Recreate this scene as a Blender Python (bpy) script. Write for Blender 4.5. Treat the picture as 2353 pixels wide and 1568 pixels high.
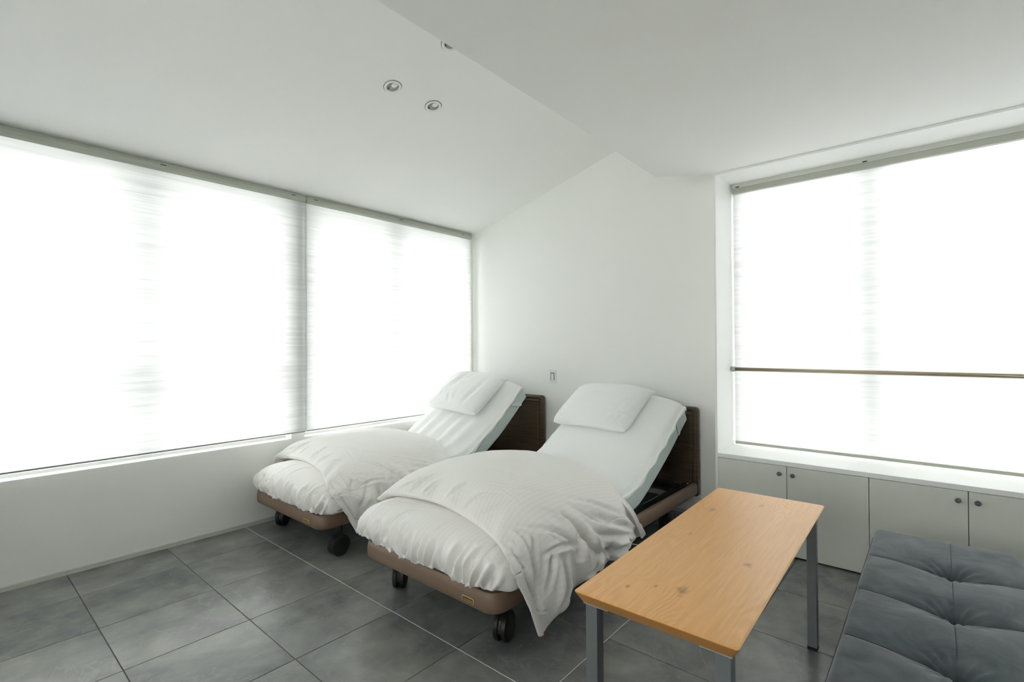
import bpy, bmesh, math
import numpy as np
from mathutils import Vector, Matrix

for o in list(bpy.data.objects):
    bpy.data.objects.remove(o, do_unlink=True)
S = bpy.context.scene
COL = S.collection

# ------------------------------------------------------------------ camera, sky, exposure
F_PX, W_PX = 1140.0, 2353.0
cd = bpy.data.cameras.new('camera')
cd.sensor_fit = 'HORIZONTAL'
cd.sensor_width = 36.0
cd.lens = 36.0 * F_PX / W_PX
cd.clip_start = 0.02
cam = bpy.data.objects.new('camera', cd)
COL.objects.link(cam)
RX = Vector((0.75902, 0.65104, -0.00583)).normalized()      # camera right
FW = Vector((-0.65099, 0.75903, 0.00875)).normalized()      # viewing direction
FW = (FW - RX * FW.dot(RX)).normalized()
UP = RX.cross(FW)
m = Matrix((RX, UP, -FW)).transposed().to_4x4()
m.translation = Vector((0, 0, 1.25))
cam.matrix_world = m
S.camera = cam

world = bpy.data.worlds.new('overcast_sky')
S.world = world
world.use_nodes = True
bg = world.node_tree.nodes['Background']
bg.inputs['Color'].default_value = (0.985, 1.0, 0.95, 1)
bg.inputs['Strength'].default_value = 3.6
S.view_settings.view_transform = 'Standard'
S.view_settings.look = 'None'
S.view_settings.gamma = 1.0
S.view_settings.use_curve_mapping = False
S.view_settings.exposure = 1.14
S.cycles.max_bounces = 14
S.cycles.diffuse_bounces = 10
S.cycles.transparent_max_bounces = 12
S.cycles.sample_clamp_indirect = 8.0

# ------------------------------------------------------------------ materials
MATS = {}
def new_mat(name):
    mt = bpy.data.materials.new(name)
    mt.use_nodes = True
    MATS[name] = mt
    return mt, mt.node_tree, mt.node_tree.nodes['Principled BSDF']

def N(nt, typ, **kw):
    n = nt.nodes.new(typ)
    for k, v in kw.items():
        if k in n.inputs: n.inputs[k].default_value = v
        else: setattr(n, k, v)
    return n

def L(nt, a, b): nt.links.new(a, b)

def simple(name, col, rough=0.5, metal=0.0, bump=0.0, bscale=200.0, var=0.0, vscale=4.0, sheen=0.0, spec=0.5):
    mt, nt, b = new_mat(name)
    b.inputs['Base Color'].default_value = (*col, 1)
    b.inputs['Roughness'].default_value = rough
    b.inputs['Metallic'].default_value = metal
    b.inputs['Specular IOR Level'].default_value = spec
    if sheen:
        b.inputs['Sheen Weight'].default_value = sheen
    tc = N(nt, 'ShaderNodeTexCoord')
    if var:
        nz = N(nt, 'ShaderNodeTexNoise', Scale=vscale, Detail=4.0)
        L(nt, tc.outputs['Object'], nz.inputs['Vector'])
        cr = N(nt, 'ShaderNodeMapRange')
        cr.inputs['From Min'].default_value = 0.3; cr.inputs['From Max'].default_value = 0.7
        cr.inputs['To Min'].default_value = 1 - var; cr.inputs['To Max'].default_value = 1 + var
        L(nt, nz.outputs['Fac'], cr.inputs['Value'])
        mx = N(nt, 'ShaderNodeVectorMath', operation='SCALE')
        mx.inputs[0].default_value = col
        L(nt, cr.outputs['Result'], mx.inputs['Scale'])
        L(nt, mx.outputs['Vector'], b.inputs['Base Color'])
    if bump:
        nz2 = N(nt, 'ShaderNodeTexNoise', Scale=bscale, Detail=3.0)
        L(nt, tc.outputs['Object'], nz2.inputs['Vector'])
        bp = N(nt, 'ShaderNodeBump', Strength=bump, Distance=0.002)
        L(nt, nz2.outputs['Fac'], bp.inputs['Height'])
        L(nt, bp.outputs['Normal'], b.inputs['Normal'])
    return mt

simple('wall_paint', (0.912, 0.918, 0.895), 0.75, bump=0.05, bscale=350, spec=0.3)
simple('ceiling_paint', (0.918, 0.924, 0.903), 0.8, bump=0.04, bscale=300, spec=0.25)
simple('white_lacquer', (0.925, 0.93, 0.915), 0.4)
simple('cabinet_paint', (0.71, 0.715, 0.665), 0.45, var=0.02)
simple('cabinet_inside', (0.03, 0.03, 0.03), 0.8)
simple('trim_paint', (0.62, 0.64, 0.60), 0.45)
simple('blind_metal', (0.46, 0.48, 0.42), 0.45, 0.25)
simple('blind_metal_light', (0.66, 0.67, 0.62), 0.4, 0.15)
simple('slot_black', (0.01, 0.015, 0.015), 0.5)
simple('alu_frame', (0.74, 0.75, 0.75), 0.45, 0.1)
simple('hem_bar', (0.30, 0.31, 0.29), 0.45, 0.2)
simple('rod_metal', (0.40, 0.35, 0.26), 0.28, 0.85)
simple('bracket_grey', (0.45, 0.48, 0.47), 0.4, 0.5)
simple('knob_grey', (0.13, 0.135, 0.14), 0.45, 0.3)
simple('bed_brown', (0.235, 0.160, 0.115), 0.42, 0.1, var=0.05, vscale=12)
simple('black_steel', (0.014, 0.014, 0.016), 0.45, 0.3)
simple('black_rubber', (0.010, 0.010, 0.011), 0.5)
simple('dark_plate', (0.05, 0.055, 0.06), 0.4, 0.4)
simple('brass_plate', (0.72, 0.55, 0.25), 0.35, 0.6)
simple('brass_print', (0.05, 0.03, 0.015), 0.6)
simple('cable_grey', (0.55, 0.56, 0.55), 0.5)
simple('leg_grey', (0.20, 0.215, 0.23), 0.42, 0.35, var=0.03, vscale=30)
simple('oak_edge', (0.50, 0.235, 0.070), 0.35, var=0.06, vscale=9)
simple('foot_black', (0.008, 0.008, 0.009), 0.6)
simple('switch_white', (0.80, 0.81, 0.79), 0.35)
simple('switch_gap', (0.16, 0.2, 0.19), 0.6)
simple('lamp_white', (0.86, 0.87, 0.85), 0.4)
simple('lamp_baffle', (0.50, 0.50, 0.46), 0.5)
simple('lamp_dark', (0.03, 0.03, 0.03), 0.5)
simple('grout_dark', (0.045, 0.048, 0.05), 0.7)
simple('joint_white', (0.62, 0.64, 0.63), 0.4)
simple('elastic_white', (0.80, 0.83, 0.83), 0.8)
simple('tag_red', (0.25, 0.06, 0.03), 0.7)
simple('piping_dark', (0.055, 0.062, 0.07), 0.7)
simple('ground_paving', (0.45, 0.45, 0.43), 0.9, var=0.05)

def fabric(name, col, stripe=0.0, sdir=0, period=0.022, wr=0.25, wscale=14.0, sheen=0.0, rough=0.85):
    """woven cotton: stripe = satin stripes along the cloth's own UV, wr = small creases"""
    mt, nt, b = new_mat(name)
    b.inputs['Roughness'].default_value = rough
    b.inputs['Specular IOR Level'].default_value = 0.25
    b.inputs['Sheen Weight'].default_value = sheen
    b.inputs['Sheen Roughness'].default_value = 0.5
    uv = N(nt, 'ShaderNodeUVMap')
    tc = N(nt, 'ShaderNodeTexCoord')
    b.inputs['Base Color'].default_value = (*col, 1)
    hts = []
    if stripe:
        sep = N(nt, 'ShaderNodeSeparateXYZ')
        L(nt, uv.outputs['UV'], sep.inputs['Vector'])
        mu = N(nt, 'ShaderNodeMath', operation='MULTIPLY'); mu.inputs[1].default_value = 2 * math.pi / period
        L(nt, sep.outputs[sdir], mu.inputs[0])
        sn = N(nt, 'ShaderNodeMath', operation='SINE'); L(nt, mu.outputs[0], sn.inputs[0])
        mr = N(nt, 'ShaderNodeMapRange', interpolation_type='SMOOTHSTEP')
        mr.inputs['From Min'].default_value = -0.35; mr.inputs['From Max'].default_value = 0.35
        mr.inputs['To Min'].default_value = 1 - stripe; mr.inputs['To Max'].default_value = 1.0
        L(nt, sn.outputs[0], mr.inputs['Value'])
        sc = N(nt, 'ShaderNodeVectorMath', operation='SCALE'); sc.inputs[0].default_value = col
        L(nt, mr.outputs['Result'], sc.inputs['Scale'])
        L(nt, sc.outputs['Vector'], b.inputs['Base Color'])
        m2 = N(nt, 'ShaderNodeMath', operation='MULTIPLY'); m2.inputs[1].default_value = 0.012
        L(nt, sn.outputs[0], m2.inputs[0])
        hts.append(m2.outputs[0])
    mp = N(nt, 'ShaderNodeMapping'); mp.inputs['Scale'].default_value = (1.0, 2.2, 1.0)
    L(nt, tc.outputs['Object'], mp.inputs['Vector'])
    nz = N(nt, 'ShaderNodeTexNoise', Scale=wscale, Detail=5.0, Roughness=0.55, Distortion=0.6)
    L(nt, mp.outputs['Vector'], nz.inputs['Vector'])
    hts.append(nz.outputs['Fac'])
    h = hts[0]
    for k in hts[1:]:
        ad = N(nt, 'ShaderNodeMath', operation='ADD'); L(nt, h, ad.inputs[0]); L(nt, k, ad.inputs[1]); h = ad.outputs[0]
    bp = N(nt, 'ShaderNodeBump', Strength=wr, Distance=0.012)
    L(nt, h, bp.inputs['Height']); L(nt, bp.outputs['Normal'], b.inputs['Normal'])
    return mt

fabric('duvet_cotton', (0.92, 0.905, 0.885), stripe=0.028, sdir=0, period=0.026, wr=0.14)
fabric('sheet_cotton', (0.905, 0.915, 0.91), wr=0.12, wscale=9)
fabric('pillow_cotton', (0.905, 0.915, 0.92), wr=0.12, wscale=11)
fabric('mattress_cloth', (0.66, 0.755, 0.74), wr=0.08, wscale=20)

# slate-look floor tiles
def tile_mat():
    mt, nt, b = new_mat('slate_tile')
    tc = N(nt, 'ShaderNodeTexCoord'); oi = N(nt, 'ShaderNodeObjectInfo')
    geo = N(nt, 'ShaderNodeNewGeometry')
    off = N(nt, 'ShaderNodeVectorMath', operation='SCALE'); off.inputs[0].default_value = (31.7, 17.3, 9.1)
    L(nt, oi.outputs['Random'], off.inputs['Scale'])
    add = N(nt, 'ShaderNodeVectorMath', operation='ADD')
    L(nt, tc.outputs['Object'], add.inputs[0]); L(nt, off.outputs['Vector'], add.inputs[1])
    n1 = N(nt, 'ShaderNodeTexNoise', Scale=2.9, Detail=6.0, Roughness=0.58, Distortion=0.4)
    L(nt, add.outputs['Vector'], n1.inputs['Vector'])
    mp = N(nt, 'ShaderNodeMapping'); mp.inputs['Scale'].default_value = (4.2, 2.2, 1.0); mp.inputs['Rotation'].default_value = (0, 0, 0.5)
    L(nt, add.outputs['Vector'], mp.inputs['Vector'])
    n2 = N(nt, 'ShaderNodeTexNoise', Scale=1.8, Detail=9.0, Roughness=0.62, Distortion=0.35)
    L(nt, mp.outputs['Vector'], n2.inputs['Vector'])
    r1 = N(nt, 'ShaderNodeValToRGB')
    e = r1.color_ramp.elements
    e[0].position = 0.30; e[0].color = (0.112, 0.120, 0.124, 1)
    e[1].position = 0.72; e[1].color = (0.265, 0.270, 0.252, 1)
    L(nt, n1.outputs['Fac'], r1.inputs['Fac'])
    r2 = N(nt, 'ShaderNodeValToRGB')
    e = r2.color_ramp.elements
    e[0].position = 0.35; e[0].color = (0.86, 0.87, 0.89, 1)
    e[1].position = 0.72; e[1].color = (1.16, 1.16, 1.12, 1)
    L(nt, n2.outputs['Fac'], r2.inputs['Fac'])
    mx = N(nt, 'ShaderNodeMix', data_type='RGBA', blend_type='MULTIPLY'); mx.inputs['Factor'].default_value = 1.0
    L(nt, r1.outputs['Color'], mx.inputs[6]); L(nt, r2.outputs['Color'], mx.inputs[7])
    # thin pale veins
    n3 = N(nt, 'ShaderNodeTexNoise', Scale=2.0, Detail=5.0, Roughness=0.6, Distortion=1.6)
    L(nt, add.outputs['Vector'], n3.inputs['Vector'])
    ab = N(nt, 'ShaderNodeMath', operation='SUBTRACT'); ab.inputs[1].default_value = 0.5
    L(nt, n3.outputs['Fac'], ab.inputs[0])
    ab2 = N(nt, 'ShaderNodeMath', operation='ABSOLUTE'); L(nt, ab.outputs[0], ab2.inputs[0])
    vr = N(nt, 'ShaderNodeMapRange'); vr.inputs['From Min'].default_value = 0.0; vr.inputs['From Max'].default_value = 0.012
    vr.inputs['To Min'].default_value = 0.32; vr.inputs['To Max'].default_value = 0.0
    L(nt, ab2.outputs[0], vr.inputs['Value'])
    mx2 = N(nt, 'ShaderNodeMix', data_type='RGBA'); mx2.inputs[7].default_value = (0.26, 0.27, 0.26, 1)
    L(nt, vr.outputs['Result'], mx2.inputs['Factor']); L(nt, mx.outputs[2], mx2.inputs[6])
    L(nt, mx2.outputs[2], b.inputs['Base Color'])
    rr = N(nt, 'ShaderNodeMapRange'); rr.inputs['To Min'].default_value = 0.24; rr.inputs['To Max'].default_value = 0.32
    b.inputs['Roughness'].default_value = 0.27
    b.inputs['Specular IOR Level'].default_value = 0.5
    bp = N(nt, 'ShaderNodeBump', Strength=0.035, Distance=0.004)
    L(nt, n1.outputs['Fac'], bp.inputs['Height']); L(nt, bp.outputs['Normal'], b.inputs['Normal'])
tile_mat()

def wood_mat():
    mt, nt, b = new_mat('oak_top')
    tc = N(nt, 'ShaderNodeTexCoord')
    sp = N(nt, 'ShaderNodeSeparateXYZ'); L(nt, tc.outputs['Object'], sp.inputs['Vector'])
    # cathedral grain: distorted distance from a line running along the board
    mpd = N(nt, 'ShaderNodeMapping'); mpd.inputs['Scale'].default_value = (3.2, 1.0, 1.0)
    L(nt, tc.outputs['Object'], mpd.inputs['Vector'])
    nd = N(nt, 'ShaderNodeTexNoise', Scale=1.7, Detail=2.0)
    L(nt, mpd.outputs['Vector'], nd.inputs['Vector'])
    ma = N(nt, 'ShaderNodeMath', operation='MULTIPLY_ADD'); ma.inputs[1].default_value = 0.42
    L(nt, nd.outputs['Fac'], ma.inputs[0]); L(nt, sp.outputs[0], ma.inputs[2])
    ml = N(nt, 'ShaderNodeMath', operation='MULTIPLY'); ml.inputs[1].default_value = 330.0
    L(nt, ma.outputs[0], ml.inputs[0])
    sn = N(nt, 'ShaderNodeMath', operation='SINE'); L(nt, ml.outputs[0], sn.inputs[0])
    mp = N(nt, 'ShaderNodeMapping'); mp.inputs['Scale'].default_value = (60.0, 2.6, 1.0)
    L(nt, tc.outputs['Object'], mp.inputs['Vector'])
    n1 = N(nt, 'ShaderNodeTexNoise', Scale=2.2, Detail=6.0, Roughness=0.65)
    L(nt, mp.outputs['Vector'], n1.inputs['Vector'])
    nb = N(nt, 'ShaderNodeTexNoise', Scale=2.6, Detail=3.0)
    L(nt, mpd.outputs['Vector'], nb.inputs['Vector'])
    mk = N(nt, 'ShaderNodeMapRange'); mk.inputs['From Min'].default_value = 0.42; mk.inputs['From Max'].default_value = 0.62
    L(nt, nb.outputs['Fac'], mk.inputs['Value'])
    gm = N(nt, 'ShaderNodeMath', operation='MULTIPLY'); L(nt, sn.outputs[0], gm.inputs[0]); L(nt, mk.outputs['Result'], gm.inputs[1])
    g2 = N(nt, 'ShaderNodeMath', operation='MULTIPLY_ADD'); g2.inputs[1].default_value = 0.13
    L(nt, gm.outputs[0], g2.inputs[0]); L(nt, n1.outputs['Fac'], g2.inputs[2])
    cr = N(nt, 'ShaderNodeValToRGB'); e = cr.color_ramp.elements
    e[0].position = 0.20; e[0].color = (0.77, 0.39, 0.130, 1)
    e[1].position = 0.72; e[1].color = (0.90, 0.51, 0.205, 1)
    L(nt, g2.outputs[0], cr.inputs['Fac'])
    # knots: a few dark spots at fixed places of the board
    prev = cr.outputs['Color']
    for (kx, ky, r, a) in KNOTS:
        mpk = N(nt, 'ShaderNodeMapping'); mpk.inputs['Location'].default_value = (-kx * .8, -ky * .45, 0); mpk.inputs['Scale'].default_value = (.8, .45, 0)
        L(nt, tc.outputs['Object'], mpk.inputs['Vector'])
        nk = N(nt, 'ShaderNodeTexNoise', Scale=45.0, Detail=2.0); L(nt, tc.outputs['Object'], nk.inputs['Vector'])
        ln = N(nt, 'ShaderNodeVectorMath', operation='LENGTH'); L(nt, mpk.outputs['Vector'], ln.inputs[0])
        aa = N(nt, 'ShaderNodeMath', operation='MULTIPLY_ADD'); aa.inputs[1].default_value = r * 2.0
        L(nt, nk.outputs['Fac'], aa.inputs[0]); L(nt, ln.outputs['Value'], aa.inputs[2])
        mr = N(nt, 'ShaderNodeMapRange', interpolation_type='SMOOTHSTEP')
        mr.inputs['From Min'].default_value = r * 0.9; mr.inputs['From Max'].default_value = r * 2.3
        mr.inputs['To Min'].default_value = a; mr.inputs['To Max'].default_value = 0.0
        L(nt, aa.outputs[0], mr.inputs['Value'])
        mx = N(nt, 'ShaderNodeMix', data_type='RGBA'); mx.inputs[7].default_value = (0.16, 0.065, 0.025, 1)
        L(nt, mr.outputs['Result'], mx.inputs['Factor']); L(nt, prev, mx.inputs[6]); prev = mx.outputs[2]
    L(nt, prev, b.inputs['Base Color'])
    b.inputs['Roughness'].default_value = 0.38
    bp = N(nt, 'ShaderNodeBump', Strength=0.12, Distance=0.002)
    L(nt, g2.outputs[0], bp.inputs['Height']); L(nt, bp.outputs['Normal'], b.inputs['Normal'])
KNOTS = [(.019, -.447, .013, .6), (.118, -.165, .010, .6), (-.13, .28, .013, .5), (.011, .455, .009, .4), (-.106, -.516, .005, .6), (-.046, -.465, .004, .6), (-.11, -.029, .008, .35)]
wood_mat()

def walnut_mat():
    mt, nt, b = new_mat('walnut_dark')
    tc = N(nt, 'ShaderNodeTexCoord')
    mp = N(nt, 'ShaderNodeMapping'); mp.inputs['Scale'].default_value = (3.0, 3.0, 70.0)
    L(nt, tc.outputs['Object'], mp.inputs['Vector'])
    nz = N(nt, 'ShaderNodeTexNoise', Scale=2.0, Detail=5.0); L(nt, mp.outputs['Vector'], nz.inputs['Vector'])
    cr = N(nt, 'ShaderNodeValToRGB'); e = cr.color_ramp.elements
    e[0].position = 0.3; e[0].color = (0.050, 0.036, 0.023, 1)
    e[1].position = 0.7; e[1].color = (0.115, 0.080, 0.048, 1)
    L(nt, nz.outputs['Fac'], cr.inputs['Fac']); L(nt, cr.outputs['Color'], b.inputs['Base Color'])
    b.inputs['Roughness'].default_value = 0.30
walnut_mat()

def velvet_mat():
    mt, nt, b = new_mat('grey_velvet')
    tc = N(nt, 'ShaderNodeTexCoord')
    nz = N(nt, 'ShaderNodeTexNoise', Scale=9.0, Detail=6.0, Roughness=0.6, Distortion=1.0); L(nt, tc.outputs['Object'], nz.inputs['Vector'])
    cr = N(nt, 'ShaderNodeValToRGB'); e = cr.color_ramp.elements
    e[0].position = 0.3; e[0].color = (0.068, 0.084, 0.098, 1)
    e[1].position = 0.7; e[1].color = (0.135, 0.156, 0.166, 1)
    L(nt, nz.outputs['Fac'], cr.inputs['Fac']); L(nt, cr.outputs['Color'], b.inputs['Base Color'])
    b.inputs['Roughness'].default_value = 0.8
    b.inputs['Sheen Weight'].default_value = 0.35
    b.inputs['Sheen Roughness'].default_value = 0.35
    b.inputs['Specular IOR Level'].default_value = 0.2
    n2 = N(nt, 'ShaderNodeTexNoise', Scale=30.0, Detail=4.0); L(nt, tc.outputs['Object'], n2.inputs['Vector'])
    bp = N(nt, 'ShaderNodeBump', Strength=0.15, Distance=0.004)
    L(nt, n2.outputs['Fac'], bp.inputs['Height']); L(nt, bp.outputs['Normal'], b.inputs['Normal'])
velvet_mat()

def blind_mat():
    """thin woven screen: scatters daylight through; horizontal slubs in the weave"""
    mt = bpy.data.materials.new('blind_fabric'); mt.use_nodes = True; MATS['blind_fabric'] = mt
    nt = mt.node_tree; nt.nodes.clear()
    out = N(nt, 'ShaderNodeOutputMaterial')
    tc = N(nt, 'ShaderNodeTexCoord')
    mp = N(nt, 'ShaderNodeMapping'); mp.inputs['Scale'].default_value = (1.1, 1.1, 40.0); mp.inputs['Rotation'].default_value = (0.004, 0.004, 0)
    L(nt, tc.outputs['Object'], mp.inputs['Vector'])
    nz = N(nt, 'ShaderNodeTexNoise', Scale=1.6, Detail=5.0, Roughness=0.6); L(nt, mp.outputs['Vector'], nz.inputs['Vector'])
    mr = N(nt, 'ShaderNodeMapRange'); mr.inputs['From Min'].default_value = 0.3; mr.inputs['From Max'].default_value = 0.7
    mr.inputs['To Min'].default_value = 0.64; mr.inputs['To Max'].default_value = 0.95
    L(nt, nz.outputs['Fac'], mr.inputs['Value'])
    sc = N(nt, 'ShaderNodeVectorMath', operation='SCALE'); sc.inputs[0].default_value = (0.775, 0.79, 0.815)
    L(nt, mr.outputs['Result'], sc.inputs['Scale'])
    tr = N(nt, 'ShaderNodeBsdfTranslucent'); L(nt, sc.outputs['Vector'], tr.inputs['Color'])
    df = N(nt, 'ShaderNodeBsdfDiffuse'); df.inputs['Color'].default_value = (0.82, 0.83, 0.82, 1)
    mx = N(nt, 'ShaderNodeMixShader'); mx.inputs['Fac'].default_value = 0.45
    L(nt, tr.outputs[0], mx.inputs[1]); L(nt, df.outputs[0], mx.inputs[2])
    L(nt, mx.outputs[0], out.inputs['Surface'])
blind_mat()

def glass_mat():
    mt = bpy.data.materials.new('window_glass'); mt.use_nodes = True; MATS['window_glass'] = mt
    nt = mt.node_tree; nt.nodes.clear()
    out = N(nt, 'ShaderNodeOutputMaterial')
    t = N(nt, 'ShaderNodeBsdfTransparent'); t.inputs['Color'].default_value = (0.96, 0.96, 0.96, 1)
    g = N(nt, 'ShaderNodeBsdfGlossy', Roughness=0.02)
    fr = N(nt, 'ShaderNodeFresnel', IOR=1.45)
    mx = N(nt, 'ShaderNodeMixShader')
    L(nt, fr.outputs[0], mx.inputs['Fac']); L(nt, t.outputs[0], mx.inputs[1]); L(nt, g.outputs[0], mx.inputs[2])
    L(nt, mx.outputs[0], out.inputs['Surface'])
glass_mat()

# ------------------------------------------------------------------ helpers
def link(name, me, mat, parent=None):
    o = bpy.data.objects.new(name, me)
    COL.objects.link(o)
    if mat and len(me.materials) == 0: me.materials.append(MATS[mat])
    if parent is not None: o.parent = parent
    return o

def tag(o, label, cat, group=None):
    o['label'] = label; o['category'] = cat
    if group: o['group'] = group
    return o

def struct(o):
    o['kind'] = 'structure'
    return o

def empty(name, loc=(0, 0, 0), rotz=0.0):
    o = bpy.data.objects.new(name, None)
    o.empty_display_size = 0.1
    COL.objects.link(o)
    o.location = loc; o.rotation_euler = (0, 0, rotz)
    return o

class MB:
    def __init__(s): s.v = []; s.f = []; s.sm = []
    def add(s, v, f, smooth=False):
        o = len(s.v); s.v += [tuple(p) for p in v]
        for q in f: s.f.append(tuple(i + o for i in q)); s.sm.append(smooth)
        return s
    def box(s, x0, x1, y0, y1, z0, z1):
        v = [(x0, y0, z0), (x1, y0, z0), (x1, y1, z0), (x0, y1, z0), (x0, y0, z1), (x1, y0, z1), (x1, y1, z1), (x0, y1, z1)]
        return s.add(v, [(3, 2, 1, 0), (4, 5, 6, 7), (0, 1, 5, 4), (1, 2, 6, 5), (2, 3, 7, 6), (3, 0, 4, 7)])
    def prism(s, pts, z0, z1):
        n = len(pts)
        v = [(x, y, z0) for x, y in pts] + [(x, y, z1) for x, y in pts]
        return s.add(v, [tuple(range(n))[::-1], tuple(range(n, 2 * n))] + [(i, (i + 1) % n, n + (i + 1) % n, n + i) for i in range(n)])
    def lathe(s, prof, c, axis='z', n=24, smooth=True):
        """prof: (r, h) list; c: centre; revolve about axis"""
        v = []
        for r, h in prof:
            for k in range(n):
                a = 2 * math.pi * k / n
                p = (r * math.cos(a), r * math.sin(a), h)
                if axis == 'x': p = (p[2], p[0], p[1])
                elif axis == 'y': p = (p[1], p[2], p[0])
                v.append((c[0] + p[0], c[1] + p[1], c[2] + p[2]))
        f = []
        for j in range(len(prof) - 1):
            for k in range(n):
                f.append((j * n + k, j * n + (k + 1) % n, (j + 1) * n + (k + 1) % n, (j + 1) * n + k))
        f.append(tuple(range(n))[::-1]); f.append(tuple(range((len(prof) - 1) * n, len(prof) * n)))
        return s.add(v, f, smooth)
    def sweep(s, path, sec, closed=False, up=(0, 0, 1), smooth=True, caps=True):
        """sec: list of (side, up) offsets, path: 3D points"""
        P = [Vector(p) for p in path]; n = len(P); m_ = len(sec); v = []; up = Vector(up)
        for i in range(n):
            a = P[i - 1] if (i > 0 or closed) else P[i]
            b = P[(i + 1) % n] if (i < n - 1 or closed) else P[i]
            t = (b - a).normalized()
            sd = t.cross(up).normalized(); u = sd.cross(t).normalized()
            k = 1.0
            if 0 < i < n - 1 or closed:
                d1 = (P[i] - P[i - 1]).normalized(); d2 = (P[(i + 1) % n] - P[i]).normalized()
                k = 1.0 / max(0.5, math.sqrt(max(0.0, (1 + d1.dot(d2)) / 2)))
            for q in sec: v.append(tuple(P[i] + sd * (q[0] * k) + u * q[1]))
        f = []
        rng = range(n if closed else n - 1)
        for i in rng:
            j = (i + 1) % n
            for k in range(m_):
                f.append((i * m_ + k, i * m_ + (k + 1) % m_, j * m_ + (k + 1) % m_, j * m_ + k))
        if not closed and caps:
            f.append(tuple(range(m_))[::-1]); f.append(tuple(range((n - 1) * m_, n * m_)))
        return s.add(v, f, smooth)
    def build(s, name, mat, parent=None, bevel=0.0, seg=2, auto=False):
        me = bpy.data.meshes.new(name)
        me.from_pydata(s.v, [], s.f); me.update()
        bm = bmesh.new(); bm.from_mesh(me)
        bmesh.ops.recalc_face_normals(bm, faces=bm.faces); bm.to_mesh(me); bm.free()
        me.polygons.foreach_set('use_smooth', s.sm)
        o = link(name, me, mat, parent)
        if bevel:
            md = o.modifiers.new('bevel', 'BEVEL'); md.width = bevel; md.segments = seg; md.limit_method = 'ANGLE'; md.angle_limit = math.radians(40)
        if auto:
            me.polygons.foreach_set('use_smooth', [True] * len(me.polygons))
            try: me.set_sharp_from_angle(angle=math.radians(38))
            except Exception: pass
        return o

def circ(r, n=10, sx=1.0):
    return [(r * sx * math.cos(2 * math.pi * k / n), r * math.sin(2 * math.pi * k / n)) for k in range(n)]

def rrect2(x0, x1, y0, y1, r, n=6):
    pts = []
    for cx, cy, a0 in ((x1 - r, y1 - r, 0), (x0 + r, y1 - r, 90), (x0 + r, y0 + r, 180), (x1 - r, y0 + r, 270)):
        for k in range(n + 1):
            a = math.radians(a0 + 90 * k / n)
            pts.append((cx + r * math.cos(a), cy + r * math.sin(a)))
    return pts

def grid(name, P, mat, parent=None, uv=None, wrap_v=False, solid=0.0, sub=0, capu=False, off=-1.0):
    """P[nu, nv, 3] -> smooth quad surface"""
    nu, nv = P.shape[:2]
    idx = np.arange(nu * nv).reshape(nu, nv)
    if wrap_v:
        b = np.roll(idx, -1, axis=1)
        q = np.stack([idx[:-1], b[:-1], b[1:], idx[1:]], -1).reshape(-1, 4)
    else:
        q = np.stack([idx[:-1, :-1], idx[:-1, 1:], idx[1:, 1:], idx[1:, :-1]], -1).reshape(-1, 4)
    faces = [tuple(int(i) for i in r) for r in q]
    if capu:
        faces.append(tuple(int(i) for i in idx[0][::-1])); faces.append(tuple(int(i) for i in idx[-1]))
    me = bpy.data.meshes.new(name)
    me.from_pydata([tuple(p) for p in P.reshape(-1, 3).tolist()], [], faces)
    if uv is not None:
        ul = me.uv_layers.new(name='UVMap')
        fl = np.zeros(len(me.loops), dtype=np.int64); me.loops.foreach_get('vertex_index', fl)
        ul.data.foreach_set('uv', uv.reshape(-1, 2)[fl].astype(np.float32).ravel())
    me.update()
    me.polygons.foreach_set('use_smooth', [True] * len(me.polygons))
    o = link(name, me, mat, parent)
    if solid:
        md = o.modifiers.new('solid', 'SOLIDIFY'); md.thickness = solid; md.offset = off
    if sub:
        md = o.modifiers.new('sub', 'SUBSURF'); md.levels = sub; md.render_levels = sub
    return o

def sst(a, b, x):
    t = np.clip((x - a) / (b - a), 0, 1); return t * t * (3 - 2 * t)

_tab = {}
def noise(x, y, seed=0):
    if seed not in _tab: _tab[seed] = np.random.RandomState(seed).rand(64, 64)
    T = _tab[seed]
    xi = np.floor(x).astype(int); yi = np.floor(y).astype(int)
    fx = x - xi; fy = y - yi
    fx = fx * fx * fx * (fx * (fx * 6 - 15) + 10); fy = fy * fy * fy * (fy * (fy * 6 - 15) + 10)
    a = T[xi % 64, yi % 64]; b = T[(xi + 1) % 64, yi % 64]; c = T[xi % 64, (yi + 1) % 64]; d = T[(xi + 1) % 64, (yi + 1) % 64]
    return (a * (1 - fx) + b * fx) * (1 - fy) + (c * (1 - fx) + d * fx) * fy - 0.5

def crease(x, y, seed, w=0.16):
    """sharp valley lines: 0 away from lines, -1 on them"""
    n = noise(x, y, seed)
    return -np.exp(-(n / w) ** 2 * 3)

def catmull(C, n):
    """C[k,...] control values -> n samples along axis 0"""
    C = np.asarray(C, float); k = C.shape[0]
    t = np.linspace(0, k - 1, n); i = np.minimum(np.floor(t).astype(int), k - 2); f = t - i
    g = lambda j: C[np.clip(j, 0, k - 1)]
    p0 = np.where((i == 0).reshape((-1,) + (1,) * (C.ndim - 1)), 2 * g(i) - g(i + 1), g(i - 1))
    p3 = np.where((i == k - 2).reshape((-1,) + (1,) * (C.ndim - 1)), 2 * g(i + 1) - g(i), g(i + 2))
    p1, p2 = g(i), g(i + 1); f = f.reshape((-1,) + (1,) * (C.ndim - 1))
    return 0.5 * ((2 * p1) + (-p0 + p2) * f + (2 * p0 - 5 * p1 + 4 * p2 - p3) * f ** 2 + (-p0 + 3 * p1 - 3 * p2 + p3) * f ** 3)

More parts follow.
